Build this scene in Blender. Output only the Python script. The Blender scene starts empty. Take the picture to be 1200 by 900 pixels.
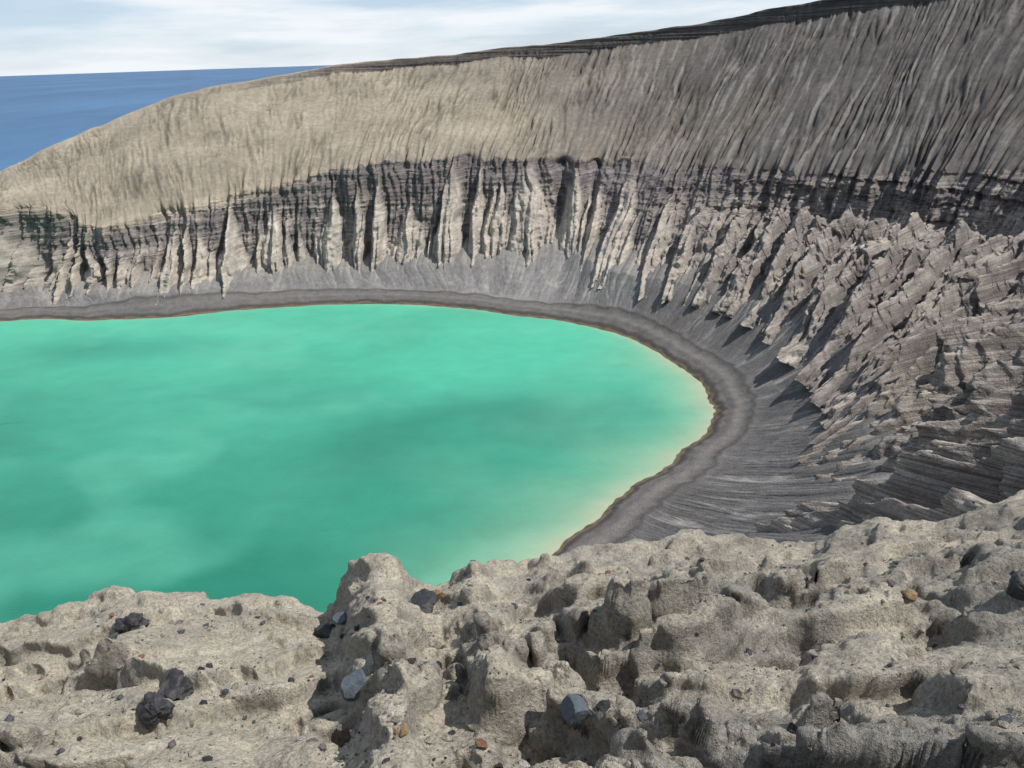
import bpy, bmesh, math, numpy as np, time
from mathutils import Vector, Matrix
T0=time.time()
f32=np.float32
sc=bpy.context.scene
sc.view_settings.view_transform='Standard'
sc.view_settings.look='None'
sc.view_settings.exposure=0

# ---------------------------------------------------------------- noise
rng=np.random.RandomState(11)
perm=rng.permutation(256).astype(np.int32); perm=np.concatenate([perm,perm])
ang=rng.rand(256)*2*np.pi
G2=np.stack([np.cos(ang),np.sin(ang)],1).astype(f32)
g=rng.randn(256,3); G3=(g/np.linalg.norm(g,axis=1)[:,None]).astype(f32)
RV=rng.rand(256,3).astype(f32)
def p2(x,y,seed=0):
    x,y=np.broadcast_arrays(np.asarray(x,dtype=f32)+f32(seed*17.13),np.asarray(y,dtype=f32)+f32(seed*31.71))
    xi=np.floor(x).astype(np.int32); yi=np.floor(y).astype(np.int32)
    xf=x-xi; yf=y-yi
    u=xf*xf*xf*(xf*(xf*6-15)+10); v=yf*yf*yf*(yf*(yf*6-15)+10)
    def c(i,j):
        G=G2[perm[perm[(xi+i)&255]+((yi+j)&255)]]
        return G[...,0]*(xf-i)+G[...,1]*(yf-j)
    a=c(0,0)*(1-u)+c(1,0)*u; b=c(0,1)*(1-u)+c(1,1)*u
    return (a*(1-v)+b*v)*1.5
def p3(x,y,z,seed=0):
    x=np.asarray(x,dtype=f32)+f32(seed*13.7); y=np.asarray(y,dtype=f32)+f32(seed*7.3); z=np.asarray(z,dtype=f32)+f32(seed*5.9)
    x,y,z=np.broadcast_arrays(x,y,z)
    xi=np.floor(x).astype(np.int32); yi=np.floor(y).astype(np.int32); zi=np.floor(z).astype(np.int32)
    xf=x-xi; yf=y-yi; zf=z-zi
    u=xf*xf*(3-2*xf); v=yf*yf*(3-2*yf); w=zf*zf*(3-2*zf)
    def c(i,j,k):
        G=G3[perm[perm[perm[(xi+i)&255]+((yi+j)&255)]+((zi+k)&255)]]
        return G[...,0]*(xf-i)+G[...,1]*(yf-j)+G[...,2]*(zf-k)
    a=(c(0,0,0)*(1-u)+c(1,0,0)*u)*(1-v)+(c(0,1,0)*(1-u)+c(1,1,0)*u)*v
    b=(c(0,0,1)*(1-u)+c(1,0,1)*u)*(1-v)+(c(0,1,1)*(1-u)+c(1,1,1)*u)*v
    return (a*(1-w)+b*w)*1.6
def fbm2(x,y,o=4,seed=0):
    s=0;A=1
    for i in range(o):
        s=s+A*p2(x*2**i,y*2**i,seed+i); A*=.5
    return s
def fbm3(x,y,z,o=4,seed=0):
    s=0;A=1
    for i in range(o):
        s=s+A*p3(x*2**i,y*2**i,z*2**i,seed+i); A*=.5
    return s
def rid3(x,y,z,o=3,seed=0):
    s=0;A=1
    for i in range(o):
        s=s+A*(1-2*np.abs(p3(x*2**i,y*2**i,z*2**i,seed+i))); A*=.5
    return s
def ss(x,a,b):
    t=np.clip((x-a)/(b-a),0,1); return t*t*(3-2*t)
def mixc(a,b,t):
    return a+(b-a)*t[...,None]
def tri(ph,seed=0):
    c=np.floor(ph).astype(np.int32); f=ph-c
    R=RV[perm[(c+seed*37)&255]]
    pk=.5+.3*(R[...,1]-.5)
    t=np.where(f<pk,f/pk,(1-f)/(1-pk))
    return t.astype(f32),R[...,0]
def worley(x,y,seed=0):
    xi=np.floor(x).astype(np.int32); yi=np.floor(y).astype(np.int32)
    F1=np.full(x.shape,9,f32);F2=F1.copy();ID=np.zeros(x.shape,f32);DX=ID.copy();DY=ID.copy()
    for i in (-1,0,1):
        for j in (-1,0,1):
            h=perm[perm[(xi+i+seed)&255]+((yi+j)&255)]
            R=RV[h]
            ex=x-(xi+i+R[...,0]); ey=y-(yi+j+R[...,1])
            d=np.hypot(ex,ey)
            cl=d<F1
            F2=np.where(cl,F1,np.minimum(F2,d)); ID=np.where(cl,R[...,2],ID)
            DX=np.where(cl,ex,DX); DY=np.where(cl,ey,DY); F1=np.where(cl,d,F1)
    return F1,F2,ID,DX,DY
def blur(z,n):
    for _ in range(n):
        z=np.concatenate([z[:1],.25*z[:-2]+.5*z[1:-1]+.25*z[2:],z[-1:]],0)
        z=np.concatenate([z[:,:1],.25*z[:,:-2]+.5*z[:,1:-1]+.25*z[:,2:],z[:,-1:]],1)
    return z

# ---------------------------------------------------------------- camera
H=100.0; C=np.array([0,0,H])
FP=924.0; pitch=math.radians(22.45); roll=math.radians(1.9)
Fw=np.array([0,math.cos(pitch),-math.sin(pitch)])
R0=np.array([1.,0,0]); U0=np.array([0,math.sin(pitch),math.cos(pitch)])
Rr=math.cos(roll)*R0-math.sin(roll)*U0
Ur=math.sin(roll)*R0+math.cos(roll)*U0
cd=bpy.data.cameras.new("camera"); cam=bpy.data.objects.new("camera",cd)
sc.collection.objects.link(cam); sc.camera=cam
cd.sensor_width=36; cd.lens=FP/1200*36; cd.clip_start=.05; cd.clip_end=200000
M=Matrix.Identity(4)
for i in range(3):
    M[i][0]=Rr[i]; M[i][1]=Ur[i]; M[i][2]=-Fw[i]; M[i][3]=C[i]
cam.matrix_world=M
def P(u,v,Y=None,z=None):
    d=Fw+(u-600)/FP*Rr+(450-v)/FP*Ur
    t=(Y/d[1]) if Y is not None else (z-H)/d[2]
    return tuple(C+d*t)

# ---------------------------------------------------------------- mesh helper
def link(name,me):
    o=bpy.data.objects.new(name,me); sc.collection.objects.link(o); return o
def raw_mesh(name,V,F,col=None,attrs=None,mat=None,smooth=True):
    me=bpy.data.meshes.new(name)
    n=len(V); k=F.shape[1]
    me.vertices.add(n); me.vertices.foreach_set("co",V.astype(f32).ravel())
    me.loops.add(F.size); me.loops.foreach_set("vertex_index",F.astype(np.int32).ravel())
    me.polygons.add(len(F)); me.polygons.foreach_set("loop_start",np.arange(len(F),dtype=np.int32)*k)
    me.update(calc_edges=True)
    me.polygons.foreach_set("use_smooth",np.full(len(F),smooth))
    if col is not None:
        ca=me.color_attributes.new("Col",'FLOAT_COLOR','POINT')
        cc=np.ones((n,4),f32); cc[:,:3]=np.clip(col.reshape(-1,3),0.01,1)
        ca.data.foreach_set("color",cc.ravel())
    for k2,a in (attrs or {}).items():
        at=me.attributes.new(k2,'FLOAT','POINT'); at.data.foreach_set("value",a.astype(f32).ravel())
    if mat: me.materials.append(mat)
    return link(name,me)
def grid_mesh(name,G,col=None,attrs=None,mat=None,flip=False):
    R,N=G.shape[:2]
    i=np.arange((R-1)*(N-1),dtype=np.int32); r=i//(N-1); c=i%(N-1); a=r*N+c
    F=np.stack([a,a+1,a+1+N,a+N],1)
    if flip: F=F[:,::-1]
    return raw_mesh(name,G.reshape(-1,3),F,col,attrs,mat)

# ---------------------------------------------------------------- materials
def nmat(name):
    m=bpy.data.materials.new(name); m.use_nodes=True; nt=m.node_tree
    b=nt.nodes["Principled BSDF"]; return m,nt,b
def N(nt,t,**kw):
    n=nt.nodes.new(t)
    for k,v in kw.items(): setattr(n,k,v)
    return n
def noise(nt,vec,scale,detail=4,rough=.6):
    n=N(nt,'ShaderNodeTexNoise'); n.inputs['Scale'].default_value=scale
    n.inputs['Detail'].default_value=detail; n.inputs['Roughness'].default_value=rough
    nt.links.new(vec,n.inputs['Vector']); return n.outputs['Fac']
def ramp(nt,fac,stops):
    r=N(nt,'ShaderNodeValToRGB'); e=r.color_ramp.elements
    while len(e)<len(stops): e.new(.5)
    for el,(p,c) in zip(e,stops):
        el.position=p; el.color=(c,c,c,1) if np.isscalar(c) else (*c,1)
    nt.links.new(fac,r.inputs[0]); return r.outputs[0]
def mul(nt,a,b,fac=1.0):
    m=N(nt,'ShaderNodeMix',data_type='RGBA',blend_type='MULTIPLY')
    if hasattr(fac,'is_output'): nt.links.new(fac,m.inputs[0])
    else: m.inputs[0].default_value=fac
    nt.links.new(a,m.inputs[6]); nt.links.new(b,m.inputs[7]); return m.outputs[2]
def attr(nt,name,out='Color'):
    a=N(nt,'ShaderNodeAttribute',attribute_name=name); return a.outputs[out]
def bump(nt,h,dist,strength=1.0,prev=None):
    b=N(nt,'ShaderNodeBump'); b.inputs['Distance'].default_value=dist; b.inputs['Strength'].default_value=strength
    nt.links.new(h,b.inputs['Height'])
    if prev: nt.links.new(prev,b.inputs['Normal'])
    return b.outputs['Normal']
def mapping(nt,vec,s):
    m=N(nt,'ShaderNodeMapping'); m.inputs['Scale'].default_value=s; nt.links.new(vec,m.inputs['Vector']); return m.outputs[0]

mt,nt,b=nmat("volcanic_tuff_wall")
pos=N(nt,'ShaderNodeNewGeometry').outputs['Position']
c=attr(nt,'Col')
n1=noise(nt,pos,.35,4,.65); c=mul(nt,c,ramp(nt,n1,[(.3,.80),(.7,1.18)]))
n2=noise(nt,pos,2.2,2,.6); c=mul(nt,c,ramp(nt,n2,[(.3,.80),(.7,1.18)]))
st=noise(nt,mapping(nt,pos,(.012,.012,.50)),1,4,.75)
c=mul(nt,c,ramp(nt,st,[(.36,(.46,.42,.42)),(.45,1.2),(.52,(.62,.58,.58)),(.62,1.4)]),attr(nt,'strata','Fac'))
nt.links.new(c,b.inputs['Base Color']); b.inputs['Roughness'].default_value=.95
b.inputs['Specular IOR Level'].default_value=.15
nb=bump(nt,n2,.25,.8); nt.links.new(nb,b.inputs['Normal'])
MAT_T=mt

mf,nt,b=nmat("ash_tuff_rock")
pos=N(nt,'ShaderNodeNewGeometry').outputs['Position']
c=attr(nt,'Col')
n1=noise(nt,pos,3,4,.7); c=mul(nt,c,ramp(nt,n1,[(.3,.76),(.7,1.2)]))
n2=noise(nt,pos,45,4,.78); c=mul(nt,c,ramp(nt,n2,[(.3,.50),(.5,1.0),(.7,1.4)]))
vo=N(nt,'ShaderNodeTexVoronoi'); vo.inputs['Scale'].default_value=55; nt.links.new(pos,vo.inputs['Vector'])
sp=ramp(nt,vo.outputs['Distance'],[(.12,.32),(.24,1.0)])
spm=ramp(nt,n1,[(.42,0.0),(.6,.85)])
c=mul(nt,c,sp,spm)
nt.links.new(c,b.inputs['Base Color']); b.inputs['Roughness'].default_value=.95
b.inputs['Specular IOR Level'].default_value=.15
nb=bump(nt,n2,.032,1.0); nt.links.new(nb,b.inputs['Normal'])
MAT_F=mf

# ---------------------------------------------------------------- crater stations
S=[] # shore, base, top, ridge
def st_(sh,ba,to,ri): S.append(np.array([*sh[:2],0,*ba,*to,*ri],dtype=float))
st0=((-400,170),(-440,165,10),(-475,160,34),(-540,150,38))
st_(*st0)
st_((-330,285),(-355,312,9),(-372,333,30),P(-110,255,Y=405))
st_(P(0,377,z=0),P(0,336,z=8),P(0,243,Y=372),P(0,200,Y=430))
st_(P(110,375,z=0),P(105,342,z=8),P(110,262,Y=372),P(95,157,Y=458))
st_(P(200,371,z=0),P(210,341,z=8),P(215,242,Y=380),P(200,115,Y=485))
st_(P(320,360,z=0),P(320,321,z=10),P(320,213,Y=392),P(340,84,Y=510))
st_(P(450,356,z=0),P(430,314,z=11),P(430,189,Y=400),P(470,69,Y=530))
st_(P(540,361,z=0),P(530,308,z=13),P(540,181,Y=404),P(590,57,Y=530))
st_(P(620,371,z=0),P(650,294,z=17),P(650,184,Y=406),P(700,43,Y=520))
st_(P(690,383,z=0),P(715,318,z=16),P(760,188,Y=388),P(830,25,Y=490))
st_(P(750,400,z=0),P(800,334,z=16),P(850,192,Y=358),P(940,4,Y=455))
st_(P(800,430,z=0),P(880,354,z=16),P(965,194,Y=328),P(1060,-18,Y=420))
st_(P(832,465,z=0),P(955,398,z=17),P(1090,195,Y=292),P(1200,-45,Y=380))
st_(P(836,485,z=0),P(1012,446,z=19),P(1230,190,Y=252),(290,330,150))
st_(P(815,520,z=0),P(1012,500,z=17),(170,197,82),(300,240,155))
st_(P(770,555,z=0),P(1018,560,z=17),(152,127,90),(270,150,150))
st_(P(720,592,z=0),P(960,630,z=18),(115,62,92),(180,50,125))
st_(P(665,640,z=0),(38,104,12),(62,24,84),(90,-20,98))
st_((-10,122),(-10,90,8),(-5,14,83),(0,-15,95))
st_((-100,108),(-90,78,8),(-60,10,48),(-60,-15,96))
st_((-250,120),(-250,85,10),(-220,20,60),(-220,-20,90))
st_(*st0)
S=np.array(S); nS=len(S)
def catm(t):
    i=np.clip(np.floor(t).astype(int),0,nS-2); f=(t-i)[:,None]
    p0=S[np.clip(i-1,0,nS-1)];p1=S[i];p2_=S[i+1];p3_=S[np.clip(i+2,0,nS-1)]
    return .5*((2*p1)+(-p0+p2_)*f+(2*p0-5*p1+4*p2_-p3_)*f**2+(-p0+3*p1-3*p2_+p3_)*f**3)
tt=np.linspace(0,nS-1,6000); K=catm(tt)
mid=(K[:,3:6]+K[:,6:9])/2
dl=np.r_[0,np.linalg.norm(np.diff(mid[:,:2],axis=0),axis=1)]
arc=np.cumsum(dl)
dist=np.maximum(np.linalg.norm(mid-C,axis=1),90)
wgt=dl/dist*np.where((tt<1.4)|(tt>17.8),.12,1)
cw=np.cumsum(wgt); NN=2400
ts=np.interp(np.linspace(0,cw[-1],NN),cw,tt)
K=catm(ts); a=np.interp(ts,tt,arc)[None,:].astype(f32)
sh,ba,to,ri=[K[:,3*i:3*i+3].astype(f32) for i in range(4)]
tS=ts[None,:].astype(f32)
d=(sh-to)[:,:2]; d=d/np.linalg.norm(d,axis=1)[:,None]
rw=ss(tS,8.8,11.2)*(1-ss(tS,17.6,18.2))
lf=1-ss(tS,3.2,4.6)
vis=1-.7*ss(tS,17.5,18.2)
nr=ss(tS,12.6,15.0)*(1-ss(tS,17.6,18.2))
run=np.linalg.norm((to-ba)[:,:2],axis=1)[None,:]
od=(to-ba)[:,:2]; od=od/np.linalg.norm(od,axis=1)[:,None]

def cliff(h):
    h=np.asarray(h,f32)[:,None]; hp=np.maximum(h,0)
    aw=a+3.0*p2(a/26,h*.9)+1.6*p2(a/6,h*3,1)+.6*p2(a/2.2,h*8,11)
    t1,k1=tri(aw/16+1.0*p2(a/38,0*h+.2,2),1)
    t2,k2=tri(aw/7.0+.5*p2(a/15,0*h+.2,3),2)
    t3,k3=tri((aw+.9*p2(a/5,h*4,4))/3.1,3)
    t4,k4=tri((a+1.5*p2(a/9,h*3,5))/1.6,4)
    pk1=(.50+.48*k1)*(1-.25*lf); pk2=.15+.68*k2
    s1=np.maximum(0,pk1*np.minimum(1,t1*1.10)-h)
    s2=np.maximum(0,pk2*t2-h)
    gi=np.maximum(0,.98*np.exp(-np.abs((tS-7.72)/.26)**1.3)-h)
    Dm=np.maximum(np.maximum(s1*21,s2*18),gi*22)+.3*np.minimum(s1*18,s2*14)
    Dm=19*(1-np.exp(-Dm/19))*1.15
    spur=np.clip(np.maximum(np.maximum(s1*9,s2*8),gi*9),0,1)
    Dl=Dm-4.0+t2*(2.6+2.0*spur)*(.4+.6*k2)+t3*(2.0+1.4*spur)+t4*.8+9.5*p2(a/24,0*h+.7,6)*ss(h,-.1,.5)+4.6*p2(a/9,0*h+.7,16)*ss(h,.2,1)
    Dl=Dl-13*np.exp(-((tS-8.10)/.10)**2)*ss(h,.05,.5)-8*np.exp(-((tS-8.42)/.06)**2)*ss(h,.1,.6)
    ar=a+5*p2(a/34,h*1.4,7)+2.0*p2(a/11,h*3.5,8)+.8*p2(a/4,h*9,18)
    u1,q1=tri(ar/16,5); u2,q2=tri((ar+1.2*p2(a/6,h*6,9))/6.0,6); u3,q3=tri((ar+.7*p2(a/3,h*10,10))/2.4,7)
    sl_=h*np.sqrt(run**2+3000)
    sp1,_=tri(sl_/34+q1*7+.5*p2(a/12,h*3,31),8); sp2,_=tri(sl_/17+q2*9+.7*p2(a/5,h*7,32),9)
    hw=ss(h,.54,.64)
    te=1-.8*hw
    Dr=(18*u1*(.55+.30*q1+.25*sp1)+8.5*u2*(.48+.35*q2+.30*sp2)*(1-.3*nr)+2.8*u3*(1-.6*nr)+.9*t4*(1-.8*nr))*te
    Dt=4.6*t2+2.8*t3+.8*t4+6*p2(a/20,0*h+.4,33)
    Dr=Dr+Dt*(1-te)-8.5
    foot=ss(h,-.05,.12)
    rec=np.minimum(.55*run,14)
    xr=np.where(h<.60,.84*h/.60,.84+.16*(h-.60)/.40)
    x=(rec+(run-rec)*np.sign(h)*np.abs(h)**1.1)
    rr_=np.minimum(.12*run,8)
    x=x*(1-rw)+rw*(rr_+(run-rr_)*xr)
    zprof=h*(1-rw)+rw*np.where(h<.60,.53*h/.60,.53+.47*(h-.60)/.40)
    xx=x-vis*(Dl*(1-rw)+Dr*rw*(.42+.5*(1-te)))
    z=ba[None,:,2]+(to[None,:,2]-ba[None,:,2])*zprof+rw*vis*Dr*.62*te*(.35+.65*foot)
    z=z-(1-.75*lf)*ss(h,.8,1)*(3.6*(1-t2)*(.3+.7*k2)+1.4*(1-t3)+3.2*np.clip(p2(a/14,0*h+.2,17),0,1))
    px=ba[None,:,0]+od[None,:,0]*xx; py=ba[None,:,1]+od[None,:,1]*xx
    w=rid3(px/14,py/14,z/18,2,20)-.6
    w2=rid3(px/4.5,py/4.5,z/6,3,25)-.6
    amp=(.9+.5*rw+1.6*nr*foot)*(1-.75*ss(h,.85,1)); amp2=(.8+.4*rw)*(1-.5*ss(h,.85,1))
    q=(w*amp+w2*amp2)*vis
    bz_=z+1.5*p2(px/25,py/25,34)
    fb=bz_/5.2; fb=fb-np.floor(fb); bench=(ss(fb,.0,.22)-fb)*2.6*np.maximum(nr,.6*rw)*foot
    ledge=(.5*p2(z/1.3+.3*p2(px/20,py/20,9),0*z+.5,8)+1.0*p2(z/3.6,px/60,12))*(1-.5*spur*(1-rw))*(1+.7*rw)+bench
    tot=q+ledge
    px=px-od[None,:,0]*tot; py=py-od[None,:,1]*tot
    z=z+(.5+.25*nr)*q*(1-.7*ss(h,.8,1))
    crest=(1-rw)*np.clip(.6*spur+.4*t3*t2,0,1)+rw*np.clip(u1*.4+u2*.5+.3*u3-.25,0,1)
    return px,py,z,spur,crest,q

rowsX=[];colL=[];strL=[]
def add(px,py,z,col,strat):
    rowsX.append(np.stack(np.broadcast_arrays(px,py,z),-1).astype(f32)); colL.append(col.astype(f32)); strL.append(np.broadcast_to(strat,z.shape).astype(f32))
def flush(name):
    global rowsX,colL,strL
    G=np.concatenate(rowsX,0); CL=np.concatenate(colL,0); SL=np.concatenate(strL,0)
    grid_mesh(name,G,CL,{'strata':SL},MAT_T,flip=True); rowsX=[];colL=[];strL=[]
    print(name,G.shape,time.time()-T0)
c_=lambda *v: np.array(v,f32)
sw=1.6*p2(a/30,a*0+.1,40)[0]+.6*p2(a/7,a*0+.1,41)[0]
sd=(ba-sh)[:,:2]; sd/=np.linalg.norm(sd,axis=1)[:,None]
shx=sh[:,0]+sd[:,0]*sw; shy=sh[:,1]+sd[:,1]*sw
for off,zz in ((-34,-4),(-8,-1.2)):
    px=(shx+sd[:,0]*off)[None]; py=(shy+sd[:,1]*off)[None]; z=np.full(px.shape,zz,f32)
    add(px,py,z,np.broadcast_to(c_(.1,.09,.07),z.shape+(3,)),0)
W=np.hypot(ba[:,0]-shx,ba[:,1]-shy)[None]
p=np.r_[(np.linspace(0,1,131)[1:]**1.1),np.linspace(1,2,26)[1:]].astype(f32)[:,None]
pc=np.minimum(p,1); pe=np.maximum(p-1,0)*28
m=pc*W
px=shx+(ba[:,0]-shx)*pc+od[:,0]*pe; py=shy+(ba[:,1]-shy)*pc+od[:,1]*pe
zb=ba[:,2][None]
z=.9*ss(m,-.5,3)*(1-pc)+zb*(.38*pc+.62*pc**2.0)+pe*.24
z=z+.45*np.exp(-((m-5.5)/1.6)**2)+.3*np.exp(-((m-11)/1.5)**2)
aw=a+2.5*p2(a/14,pc*1.2,50)+1.0*p2(a/4,pc*4,51)
r1=np.clip(1-np.abs(p2(aw/6,pc*1.0,52))*6,0,1); r2=np.clip(1-np.abs(p2(aw/2.4,pc*2.2,53))*4.5,0,1)
r3=np.clip(1-np.abs(p2(aw/1.2,pc*5,55))*3.5,0,1)
env=ss(m,8,18)
fan,_=tri(a/16+1.0*p2(a/38,.2,2)+.5,1)
fan=fan+.6*p2(a/20,pc*.4,54)
z=z+env*(-.5*r1*pc-.22*r2-.08*r3+1.3*(fan-.4)*pc**1.5)+env*.12*fbm3(px/3,py/3,z*0,3,60)
rt=ss(tS,8,10.5)
ap=mixc(c_(.215,.202,.192),c_(.125,.117,.113),rt+0*pc)
ap=ap*(1+.2*fbm3(px/22,py/22,0*px,3,64))[...,None]
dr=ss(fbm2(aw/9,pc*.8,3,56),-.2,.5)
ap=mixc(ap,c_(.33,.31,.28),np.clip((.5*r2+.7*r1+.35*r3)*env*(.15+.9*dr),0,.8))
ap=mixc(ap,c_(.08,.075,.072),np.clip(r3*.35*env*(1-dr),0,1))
ap=mixc(ap,c_(.28,.258,.225),ss(pc,.80,1)*.5*(1-.55*rt)*ss(fan,.1,.8))
wv=m+1.2*p2(a/9,m*.1,62)
ap=mixc(ap,c_(.145,.134,.124),1-ss(wv,8,13))
ap=mixc(ap,c_(.070,.063,.058),np.exp(-((wv-11.0)/.8)**2)*.7)
ap=mixc(ap,c_(.18,.167,.152),np.exp(-((wv-7.6)/1.4)**2)*.6)
ap=mixc(ap,c_(.070,.060,.053),(1-ss(wv,1.6,3.6))*.85)
ap=mixc(ap,c_(.26,.18,.10),np.exp(-((wv-.3)/.5)**2)*.5)
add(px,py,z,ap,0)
flush("beach_and_talus_ground")
hh=np.r_[np.linspace(-.18,0,28)[:-1],np.linspace(0,1,310)]
px,py,z,spur,crest,q=cliff(hh)
h=hh[:,None].astype(f32)
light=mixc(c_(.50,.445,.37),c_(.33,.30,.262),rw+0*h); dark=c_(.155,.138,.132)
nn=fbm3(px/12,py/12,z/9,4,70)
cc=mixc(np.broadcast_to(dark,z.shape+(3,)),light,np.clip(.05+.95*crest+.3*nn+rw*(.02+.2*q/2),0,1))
pat=ss(fbm3(px/24,py/24,z/16,3,75),.15,.65)
cc=mixc(cc,c_(.42,.375,.305),pat*rw*.4)
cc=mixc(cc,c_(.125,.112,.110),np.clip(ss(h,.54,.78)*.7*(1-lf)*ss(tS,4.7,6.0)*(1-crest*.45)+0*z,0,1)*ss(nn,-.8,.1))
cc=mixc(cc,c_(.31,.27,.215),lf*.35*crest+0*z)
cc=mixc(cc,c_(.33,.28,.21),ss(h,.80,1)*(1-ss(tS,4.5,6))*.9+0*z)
strat=np.clip(.95-.6*spur*(1-rw)-.20*rw*(1-ss(h,.54,.66))+.2*nr,0,1)
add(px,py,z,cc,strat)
T1=np.stack([px[-1],py[-1],z[-1]],-1)
qq=(np.linspace(0,1,221)[1:]).astype(f32)[:,None]
L=ss(tS,3.8,6)*(1-.3*ss(tS,13,15))*(1-ss(tS,16,17))
zc=qq+(1-L)*.10*np.sin(np.pi*qq)
xf=qq*(1-L)+L*np.where(qq<.89,.972*qq/.89,.972+.028*(qq-.89)/.11)
bl=np.exp(-qq/.05)
bx=to[:,0]+(T1[:,0]-to[:,0])*bl; by=to[:,1]+(T1[:,1]-to[:,1])*bl; bz=to[:,2]+(T1[:,2]-to[:,2])*bl
px=bx+(ri[:,0]-to[:,0])*xf; py=by+(ri[:,1]-to[:,1])*xf
ridz=ri[:,2]+1.2*p2(a/40,a*0,80)[0]+.5*p2(a/9,a*0,81)[0]
z=bz+(ridz-to[:,2])*(zc*.95+.05*zc**2)
aw=a+4.0*p2(a/30,qq*.8,82)+1.3*p2(a/8,qq*3.5,83)+.5*p2(a/3,qq*10,89)
g1=np.clip(1-np.abs(p2(aw/5,qq*1.3,84))*5,0,1); g2=np.clip(1-np.abs(p2(aw/2.3,qq*3.4,85))*3.6,0,1)
g3=np.clip(1-np.abs(p2(aw/1.3,qq*9,86))*2.6,0,1)
eu=ss(qq,0,.06)*(1-ss(qq,.955,1))
amp_g=.55+.55*ss(tS,5,8)
pat=.45+1.0*ss(fbm2(a/22,qq*2.2,3,87),-.4,.4)
z=z-eu*amp_g*pat*(1.2*g1*(1-.4*qq)+(.85)*g2+.4*g3)
z=z+eu*(.35*fbm3(px/7,py/7,z/7,3,90)+1.6*p3(px/35,py/35,z/35,96))
lip=L*ss(qq,.875,.90)
lg=p2(z/1.1,px/50,92)
px=px+d[:,0]*lip*.8*lg; py=py+d[:,1]*lip*.8*lg
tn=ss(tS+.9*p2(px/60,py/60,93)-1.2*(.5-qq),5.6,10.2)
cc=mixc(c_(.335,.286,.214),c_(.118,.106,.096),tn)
nn=fbm3(px/25,py/25,z/25,4,94)
cc=cc*(1+.22*nn)[...,None]
cc=mixc(cc,c_(.33,.305,.27),ss(fbm2(aw/2.6,qq*2,3,95),.15,.5)*.5*ss(tS,7,9)*(1-.5*ss(tS,11,13)))
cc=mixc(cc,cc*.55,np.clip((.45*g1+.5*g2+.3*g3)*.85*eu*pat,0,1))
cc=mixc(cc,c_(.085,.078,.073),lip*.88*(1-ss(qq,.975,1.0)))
cc=mixc(cc,c_(.15,.138,.125),bl*.65*ss(tS,5,6.5)*ss(nn,-.3,.3))
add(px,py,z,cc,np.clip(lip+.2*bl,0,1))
o=(np.linspace(0,1,26)[1:]).astype(f32)[:,None]
E=np.stack([px[-1],py[-1],z[-1]],-1)
px=E[:,0]-d[:,0]*260*o; py=E[:,1]-d[:,1]*260*o; z=E[:,2]+(-14-E[:,2])*(o**1.25)
add(px,py,z,np.broadcast_to(c_(.28,.24,.18),z.shape+(3,)),0)
flush("crater_wall_terrain")

# ---------------------------------------------------------------- lake
ctr=np.array([-150,225],f32)
sx=shx[::4]+sd[::4,0]*5; sy=shy[::4]+sd[::4,1]*5
k=np.linspace(0,1,160)[:,None]**.8
lx=ctr[0]+(sx-ctr[0])*k; ly=ctr[1]+(sy-ctr[1])*k
rad=np.hypot(sx-ctr[0],sy-ctr[1])
ds=(1-k)*rad-5
near=c_(.020,.190,.125); far=c_(.080,.455,.290)
fy=ss(ly+22*p2(lx/70,ly/50,100)+.12*lx,110,315)
lc=mixc(near,far,fy)  # cloud shade painted into the water colour: darker near and to the left
lc=lc*(1+.12*fbm2(lx/85,ly/55,3,101))[...,None]
pl=ss(fbm2(lx/75+.4*p2(lx/25,ly/25,105),ly/60,3,106),.0,.9)
lc=mixc(lc,c_(.14,.49,.33),pl*.40)
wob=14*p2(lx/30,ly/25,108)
cloud_dk=np.exp(-(((lx-5+wob)/46)**2+((ly-215+wob)/17)**2))+.8*np.exp(-(((lx+150+wob)/60)**2+((ly-290)/14)**2))+.7*np.exp(-(((lx+75+wob)/32)**2+((ly-240+wob)/9)**2))
lc=mixc(lc,lc*c_(.45,.62,.66),np.clip(cloud_dk,0,1)*.7)  # cloud-shadow blotches painted into the lake colour
rs=ss(tS[0,::4],8.5,12)*(1-ss(tS[0,::4],17.5,18.5))
wd=3+(13*rs)[None]*(1+.6*p2(lx/25,ly/25,107))
lc=mixc(lc,c_(.25,.46,.31),np.exp(-np.maximum(ds,0)/(wd*1.2))*(.30+.5*rs[None]))
lc=mixc(lc,c_(.44,.42,.28),np.exp(-np.maximum(ds,0)/(wd*.32))*(.45+.4*rs[None]))
LG=np.stack(np.broadcast_arrays(lx,ly,np.zeros_like(lx)),-1)
ml,nt,b=nmat("milky_green_water")
pos=N(nt,'ShaderNodeNewGeometry').outputs['Position']
n1=noise(nt,mapping(nt,pos,(1,1.4,1)),.09,5,.65)
c=mul(nt,attr(nt,'Col'),ramp(nt,n1,[(.3,.93),(.7,1.07)]))
nt.links.new(c,b.inputs['Base Color']); b.inputs['Roughness'].default_value=.32; b.inputs['IOR'].default_value=1.33
b.inputs['Specular IOR Level'].default_value=.4
nb=bump(nt,noise(nt,mapping(nt,pos,(.7,1.5,1)),1.3,4,.65),.15,.7); nt.links.new(nb,b.inputs['Normal'])
grid_mesh("crater_lake_water",LG,lc,None,ml,flip=True)

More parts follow.
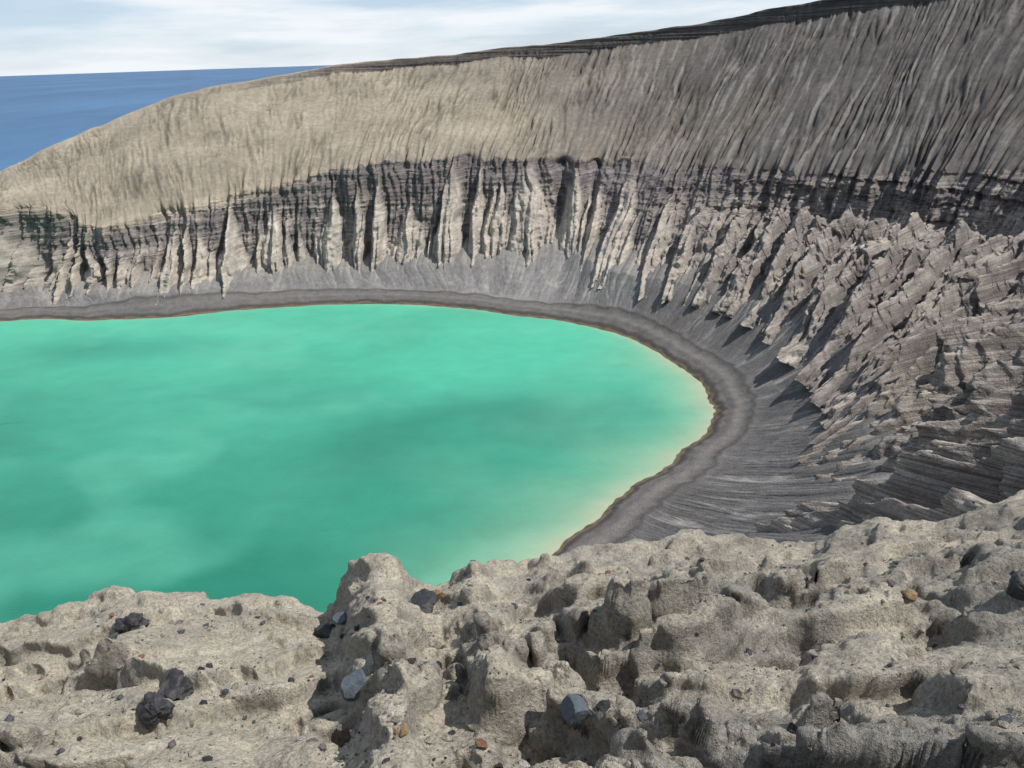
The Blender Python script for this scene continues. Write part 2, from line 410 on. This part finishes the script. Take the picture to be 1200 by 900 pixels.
# ---------------------------------------------------------------- sea
me_,nt,b=nmat("ocean_water")
pos=N(nt,'ShaderNodeNewGeometry').outputs['Position']
n1=noise(nt,mapping(nt,pos,(1,.35,1)),.0016,6,.7)
c=ramp(nt,n1,[(.38,(.020,.078,.18)),(.62,(.045,.145,.28))])
nt.links.new(c,b.inputs['Base Color']); b.inputs['Roughness'].default_value=.40; b.inputs['IOR'].default_value=1.33
b.inputs['Specular IOR Level'].default_value=.4
nb=bump(nt,noise(nt,pos,.15,5,.7),1.5,.6); nt.links.new(nb,b.inputs['Normal'])
th=np.linspace(0,2*np.pi,129); rr=np.r_[0.0,np.geomspace(300,90000,40)][:,None]
SG=np.stack(np.broadcast_arrays(rr*np.cos(th),rr*np.sin(th),np.full((1,1),-6.0)),-1)
grid_mesh("ocean_water",SG,None,None,me_)

# ---------------------------------------------------------------- foreground outcrop
ED=[(-500,750,6.0),(0,715,6.0),(50,708,5.8),(100,695,5.7),(150,684,5.6),(210,688,5.5),(270,690,5.4),(330,692,5.2),(375,706,5.0),(392,700,4.8),(405,664,4.7),(430,648,4.6),(465,646,4.6),(485,668,4.6),(515,680,4.7),(535,668,4.8),(560,651,4.8),(590,658,4.9),(607,664,5.0),(640,643,5.3),(700,637,5.6),(760,631,6.0),(800,620,6.3),(860,627,6.6),(930,636,7),(1000,612,7.5),(1100,600,8),(1200,582,8.5),(1700,565,9)]
E=np.array([P(u,v+8,Y=Y) for u,v,Y in ED])
eaz=np.arctan2(E[:,0],E[:,1]); er=np.hypot(E[:,0],E[:,1]); ez=E[:,2]-H
NA=1600
az=np.linspace(math.radians(-60),math.radians(62),NA)
re=np.interp(az,eaz,er); ze=np.interp(az,eaz,ez)
ze=ze+.06*fbm2(az*14,az*0,3,120)*re/5
ki=np.linspace(0,1,780)
r_in=.35*(re[None]/.35)**(ki[:,None]**.70)
ko=np.linspace(0,1,70)[1:,None]
r_out=re[None]+9*ko**1.7
r=np.concatenate([r_in,r_out],0); A=np.broadcast_to(az[None],r.shape)
x=(r*np.sin(A)).astype(f32); y=(r*np.cos(A)).astype(f32)
t=np.clip((r-.35)/(re-.35),0,1)
z=-1.22+(ze+1.22)*t-.18*np.sin(np.pi*t)
over=np.maximum(r-re,0)
z=z-over*1.35-1.2*(1-np.exp(-over/.25))*.6
edge=1-ss(t,.74,1.0)*.6
wx=x+.20*p2(x/.8,y/.8,121)+.035*p2(x/.25,y/.25,122); wy=y+.20*p2(x/.8,y/.8,123)+.035*p2(x/.25,y/.25,124)
soft=ss(fbm2(x/1.5,y/1.5,3,125)+.30*np.clip(A*1.5,-.6,.8),-.15,.4)
F1,F2,ID,DX,DY=worley(wx/1.15+.45*wy,wy/.62,3)
blk=(ID-.5)*.13*ss(F2-F1,0,.20)+(-.15*DX-.10*DY)*ss(F2-F1,0,.08)-.09*(1-ss(F2-F1,0,.10))
f1,f2,idb,dx2,dy2=worley(wx/.42+7+.6*wy,wy/.24+3,9)
blk2=(idb-.5)*.05*ss(f2-f1,0,.2)+(-.05*dx2-.03*dy2)-.03*(1-ss(f2-f1,0,.14))
rg=(1-2*np.abs(p2(wx/1.5,wy/2.2,126)))
rel=blk*(.45+.65*soft)+blk2*(.2+.9*soft)+.12*(rg-.5)
rel=rel+.03*fbm2(x/.5,y/.5,3,127)
LS=np.array([P(u,v,Y=Y) for u,v,Y in [(560,720,3.9),(640,705,3.9),(700,770,3.1),(800,765,3.2),(900,750,3.5),(1000,745,3.7),(1100,765,3.6),(1200,790,3.5),(1500,800,3.5)]])
la=np.arctan2(LS[:,0],LS[:,1]); lr=np.hypot(LS[:,0],LS[:,1])
rl=np.interp(az,la,lr)[None]+.30*p2(x/.7,y/.7,128)
wl=ss(np.degrees(A),-1,7)
dd=r-rl
rel=rel+wl*(.15*ss(dd,-.08,.14)*(1-ss(dd,.3,2.0)*.8)-.12*(1-ss(dd,-.10,.06))*ss(dd,-1.0,-.1))
gx=(P(705,790,Y=2.9))[0]
rel=rel-.20*np.exp(-(((wx-gx)/.14)**2+((wy-2.9)/.45)**2))
rel=rel+.13*np.exp(-(((wx-.05)/.42)**2+((wy-2.8)/.75)**2))
gx2=P(345,800,Y=2.9)[0]
rel=rel-.17*np.exp(-(((wx-gx2)/.12)**2+((wy-2.95)/.25)**2))+.12*np.exp(-(((wx-gx2-.27)/.17)**2+((wy-3.0)/.3)**2))
z=z+rel*edge*ss(r,.5,1.4)
z=blur(z,9)
def steps(z,Lh,k1,k2,seed,amt,lo=.0,hi=.18):
    zz=z+k1*y+k2*x+.07*fbm2(x/1.1,y/1.1,3,seed)+.006*p2(x/.12,y/.12,seed+5)
    fr=zz/Lh; f=fr-np.floor(fr)
    return z+(ss(f,lo,hi)-f)*Lh*amt, zz
w1=np.clip(ss(fbm2(x/1.3,y/1.3,3,131),-.35,.25)*.7+.35*wl,0,1)*ss(r,.6,1.4)
z,zz=steps(z,.19,.72,-.16,130,.85*w1*(.3+.7*edge))
z,zz2=steps(z,.055,.70,.10,150,.90*w1*(.25+.75*soft))
f3,f4,idc,dx3,dy3=worley(wx/.17+2,wy/.10+5,15)
z=z+((idc-.5)*.026*ss(f4-f3,0,.25)+(-.022*dx3-.015*dy3)-.010*(1-ss(f4-f3,0,.15)))*(.2+.8*soft)
z=blur(z,2)
def normals(X):
    gu=np.gradient(X,axis=0); gv=np.gradient(X,axis=1)
    n=np.cross(gv,gu); n/=np.maximum(np.linalg.norm(n,axis=-1),1e-9)[...,None]
    n*=np.sign(n[...,2:3]+1e-6); return n
X=np.stack([x,y,z],-1).astype(f32)
n_=normals(np.stack([x,y,blur(z,8)],-1))
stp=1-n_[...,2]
bed=(p2(z/.055,x/3,141)*.008+p2(z/.13,x/2,142)*.030)*ss(stp,.12,.45)
dn=.018*(rid3(x/.24,y/.24,z/.16,3,132)-.7)*(.3+.7*soft)+bed
pit=ss(fbm3(x/.15,y/.15,z/.10,2,140),.5,.8)*(.2+.7*soft); dn=dn-.035*pit
dn=dn+.011*fbm3(x/.075,y/.075,z/.075,4,135)*(1-.6*ss(stp,.35,.7))
X=X+n_*dn[...,None]*ss(r,.5,1.2)[...,None]
nn=fbm3(x/.7,y/.7,z/.7,4,145)
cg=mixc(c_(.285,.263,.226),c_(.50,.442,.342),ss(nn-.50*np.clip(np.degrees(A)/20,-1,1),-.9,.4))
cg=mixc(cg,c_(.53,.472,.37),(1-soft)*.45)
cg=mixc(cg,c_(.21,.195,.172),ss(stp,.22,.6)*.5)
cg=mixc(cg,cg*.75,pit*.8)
cg=cg*(1+.10*p2(zz/.03,x/2,146))[...,None]
X[...,2]+=H
FG=X.astype(f32)
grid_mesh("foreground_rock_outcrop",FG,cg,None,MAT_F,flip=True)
print("fg",FG.shape,time.time()-T0)

# ---------------------------------------------------------------- stones
rel_=FG.reshape(-1,3)-C
dep=rel_@Fw; U_=600+FP*(rel_@Rr)/dep; V_=450-FP*(rel_@Ur)/dep
inner=(np.arange(len(rel_))//NA<760)
def ground_at(u,v):
    s_=np.hypot(U_-u,V_-v)+(~inner)*1e4+(dep<0.2)*1e4
    cand=np.where(s_<4)[0]
    i=cand[np.argmin(dep[cand])] if len(cand) else np.argmin(s_)
    return FG.reshape(-1,3)[i],dep[i]
def stone_mat(name,col,var,sc_,rough=.8):
    m,nt,b=nmat(name)
    tc=N(nt,'ShaderNodeTexCoord').outputs['Object']
    n=noise(nt,tc,sc_,5,.7)
    c=ramp(nt,n,[(.3,tuple(np.array(col)*(1-var))),(.7,tuple(np.array(col)*(1+var)))])
    nt.links.new(c,b.inputs['Base Color']); b.inputs['Roughness'].default_value=rough
    nb=bump(nt,n,.01,.8); nt.links.new(nb,b.inputs['Normal']); return m
LAVA=stone_mat("black_lava",(.035,.033,.034),.5,30,.6)
GREY=stone_mat("blue_grey_stone",(.085,.10,.115),.3,40)
BROWN=stone_mat("brown_stone",(.26,.17,.09),.3,40)
def rock(name,u,v,wpx,asp,seed,mat,rough=.18,cuts=7,lift=.25):
    p,dz=ground_at(u,v); R=wpx/FP*dz/2
    bm=bmesh.new(); bmesh.ops.create_icosphere(bm,subdivisions=5,radius=1)
    V=np.array([q.co[:] for q in bm.verts]); rs_=np.random.RandomState(seed)
    for _ in range(cuts):
        nrm=rs_.randn(3); nrm/=np.linalg.norm(nrm); o_=.5+.3*rs_.rand()
        dd_=V@nrm-o_; V=V-np.maximum(dd_,0)[:,None]*nrm*.95
    nz=fbm3(V[:,0]*1.6,V[:,1]*1.6,V[:,2]*1.6,4,seed)
    rz=rid3(V[:,0]*3,V[:,1]*3,V[:,2]*3,2,seed+3)
    V=V*(1+rough*nz+rough*.4*(rz-.5))[:,None]
    V=V*np.array([1,asp[0],asp[1]])*R
    an=rs_.rand()*1.8; V[:,:2]=V[:,:2]@np.array([[math.cos(an),-math.sin(an)],[math.sin(an),math.cos(an)]])
    for q,c_o in zip(bm.verts,V): q.co=c_o
    me=bpy.data.meshes.new(name); bm.to_mesh(me); bm.free(); me.materials.append(mat)
    me.polygons.foreach_set("use_smooth",np.full(len(me.polygons),True))
    o=link(name,me); o.location=(p[0],p[1],p[2]+R*lift); return o
rock("black_lava_rock",205,812,52,(.8,.7),1,LAVA,.35,6)
rock("black_lava_rock",184,836,42,(.8,.7),2,LAVA,.35,6)
rock("black_lava_rock",150,735,36,(.8,.8),3,LAVA,.4,6)
rock("black_lava_rock",497,712,52,(.8,.4),4,LAVA,.15,8)
rock("black_lava_rock",381,741,30,(.8,.5),5,LAVA,.2,8)
rock("black_lava_rock",1192,690,36,(.9,.9),6,LAVA,.2,8)
rock("grey_stone",415,812,46,(.8,.85),7,GREY,.06,12,.45)
rock("grey_stone",672,838,44,(.8,.75),8,GREY,.07,12,.45)
rock("grey_stone",399,727,24,(.8,.5),9,GREY,.06,9,.4)
rock("brown_stone",476,857,18,(.8,.8),10,BROWN,.06,9,.4)
rock("brown_stone",512,697,20,(.8,.9),11,BROWN,.06,9,.4)
rock("brown_stone",1068,697,22,(.8,.8),12,BROWN,.1,9,.4)
bm=bmesh.new(); bmesh.ops.create_icosphere(bm,subdivisions=1,radius=1)
IV=np.array([q.co[:] for q in bm.verts]); IF=np.array([[q.index for q in f_.verts] for f_ in bm.faces]); bm.free()
flat=FG.reshape(-1,3); okk=np.where(inner&(dep>.8)&(U_>-300)&(U_<1500)&(V_<1100))[0]
rs_=np.random.RandomState(5); n=9000
wgt_=(np.hypot(flat[okk,0],flat[okk,1])**1.2)
clus=fbm2(flat[okk,0]/.5,flat[okk,1]/.5,3,150); wgt_=wgt_*np.clip(.45+clus,.03,2); wgt_/=wgt_.sum()
pk_=rs_.choice(okk,n,p=wgt_)
VV=[];FF=[];CC=[]
pal=np.array([(.06,.06,.06),(.12,.125,.13),(.30,.27,.22),(.42,.38,.30),(.20,.18,.16),(.28,.15,.09),(.46,.44,.40)])
for i,j in enumerate(pk_):
    s_=.003+.004*rs_.rand()+ (.024*rs_.rand()**2 if rs_.rand()<.16 else 0)
    v_=IV*(1+.25*rs_.randn(len(IV),1))*np.array([1,.6+.4*rs_.rand(),.5+.3*rs_.rand()])*s_
    q_=rs_.rand()*6.28; cs,sn=math.cos(q_),math.sin(q_)
    v_[:,:2]=v_[:,:2]@np.array([[cs,-sn],[sn,cs]])
    VV.append(v_+flat[j]+[0,0,s_*.3]); FF.append(IF+i*len(IV))
    CC.append(np.repeat(pal[rs_.choice(7,p=[.10,.14,.22,.26,.16,.05,.07])][None],len(IV),0))
raw_mesh("gravel",np.concatenate(VV),np.concatenate(FF),np.concatenate(CC),None,MAT_F,False)

# ---------------------------------------------------------------- light
sun_az=math.radians(102); sun_el=math.radians(56)
sv=Vector((math.sin(sun_az)*math.cos(sun_el),math.cos(sun_az)*math.cos(sun_el),math.sin(sun_el)))
ld=bpy.data.lights.new("sun",'SUN'); ld.energy=4.5; ld.angle=math.radians(.7); ld.color=(1,.975,.94)
lo=bpy.data.objects.new("sun",ld); sc.collection.objects.link(lo); lo.rotation_euler=sv.to_track_quat('Z','Y').to_euler(); lo.location=(100,0,300)
w=bpy.data.worlds.new("World"); sc.world=w; w.use_nodes=True; nt=w.node_tree
bg=nt.nodes['Background']; sky=N(nt,'ShaderNodeTexSky'); sky.sky_type='NISHITA'; sky.sun_disc=False
sky.sun_elevation=sun_el; sky.sun_rotation=sun_az; sky.air_density=1.0; sky.dust_density=.1; sky.ozone_density=4; sky.altitude=100
tc=N(nt,'ShaderNodeTexCoord').outputs['Generated']
cn=noise(nt,mapping(nt,tc,(2.6,2.6,20)),1.5,6,.55)
cf=ramp(nt,cn,[(.38,.62),(.60,.97)])
sep=N(nt,'ShaderNodeSeparateXYZ'); nt.links.new(tc,sep.inputs[0])
el=ramp(nt,sep.outputs['Z'],[(.10,1.0),(.40,.40)])
fm=N(nt,'ShaderNodeMath',operation='MULTIPLY'); nt.links.new(cf,fm.inputs[0]); nt.links.new(el,fm.inputs[1])
ccol=ramp(nt,cn,[(.36,(.60,.74,.95)),(.47,(.75,.85,.97)),(.62,(.90,.94,.98))])
sc_n=N(nt,'ShaderNodeVectorMath',operation='SCALE'); nt.links.new(ccol,sc_n.inputs[0]); sc_n.inputs['Scale'].default_value=10
mx=N(nt,'ShaderNodeMix',data_type='RGBA'); nt.links.new(fm.outputs[0],mx.inputs[0]); nt.links.new(sky.outputs[0],mx.inputs[6])
nt.links.new(sc_n.outputs[0],mx.inputs[7])
nt.links.new(mx.outputs[2],bg.inputs['Color']); bg.inputs['Strength'].default_value=.1
print("done",time.time()-T0)
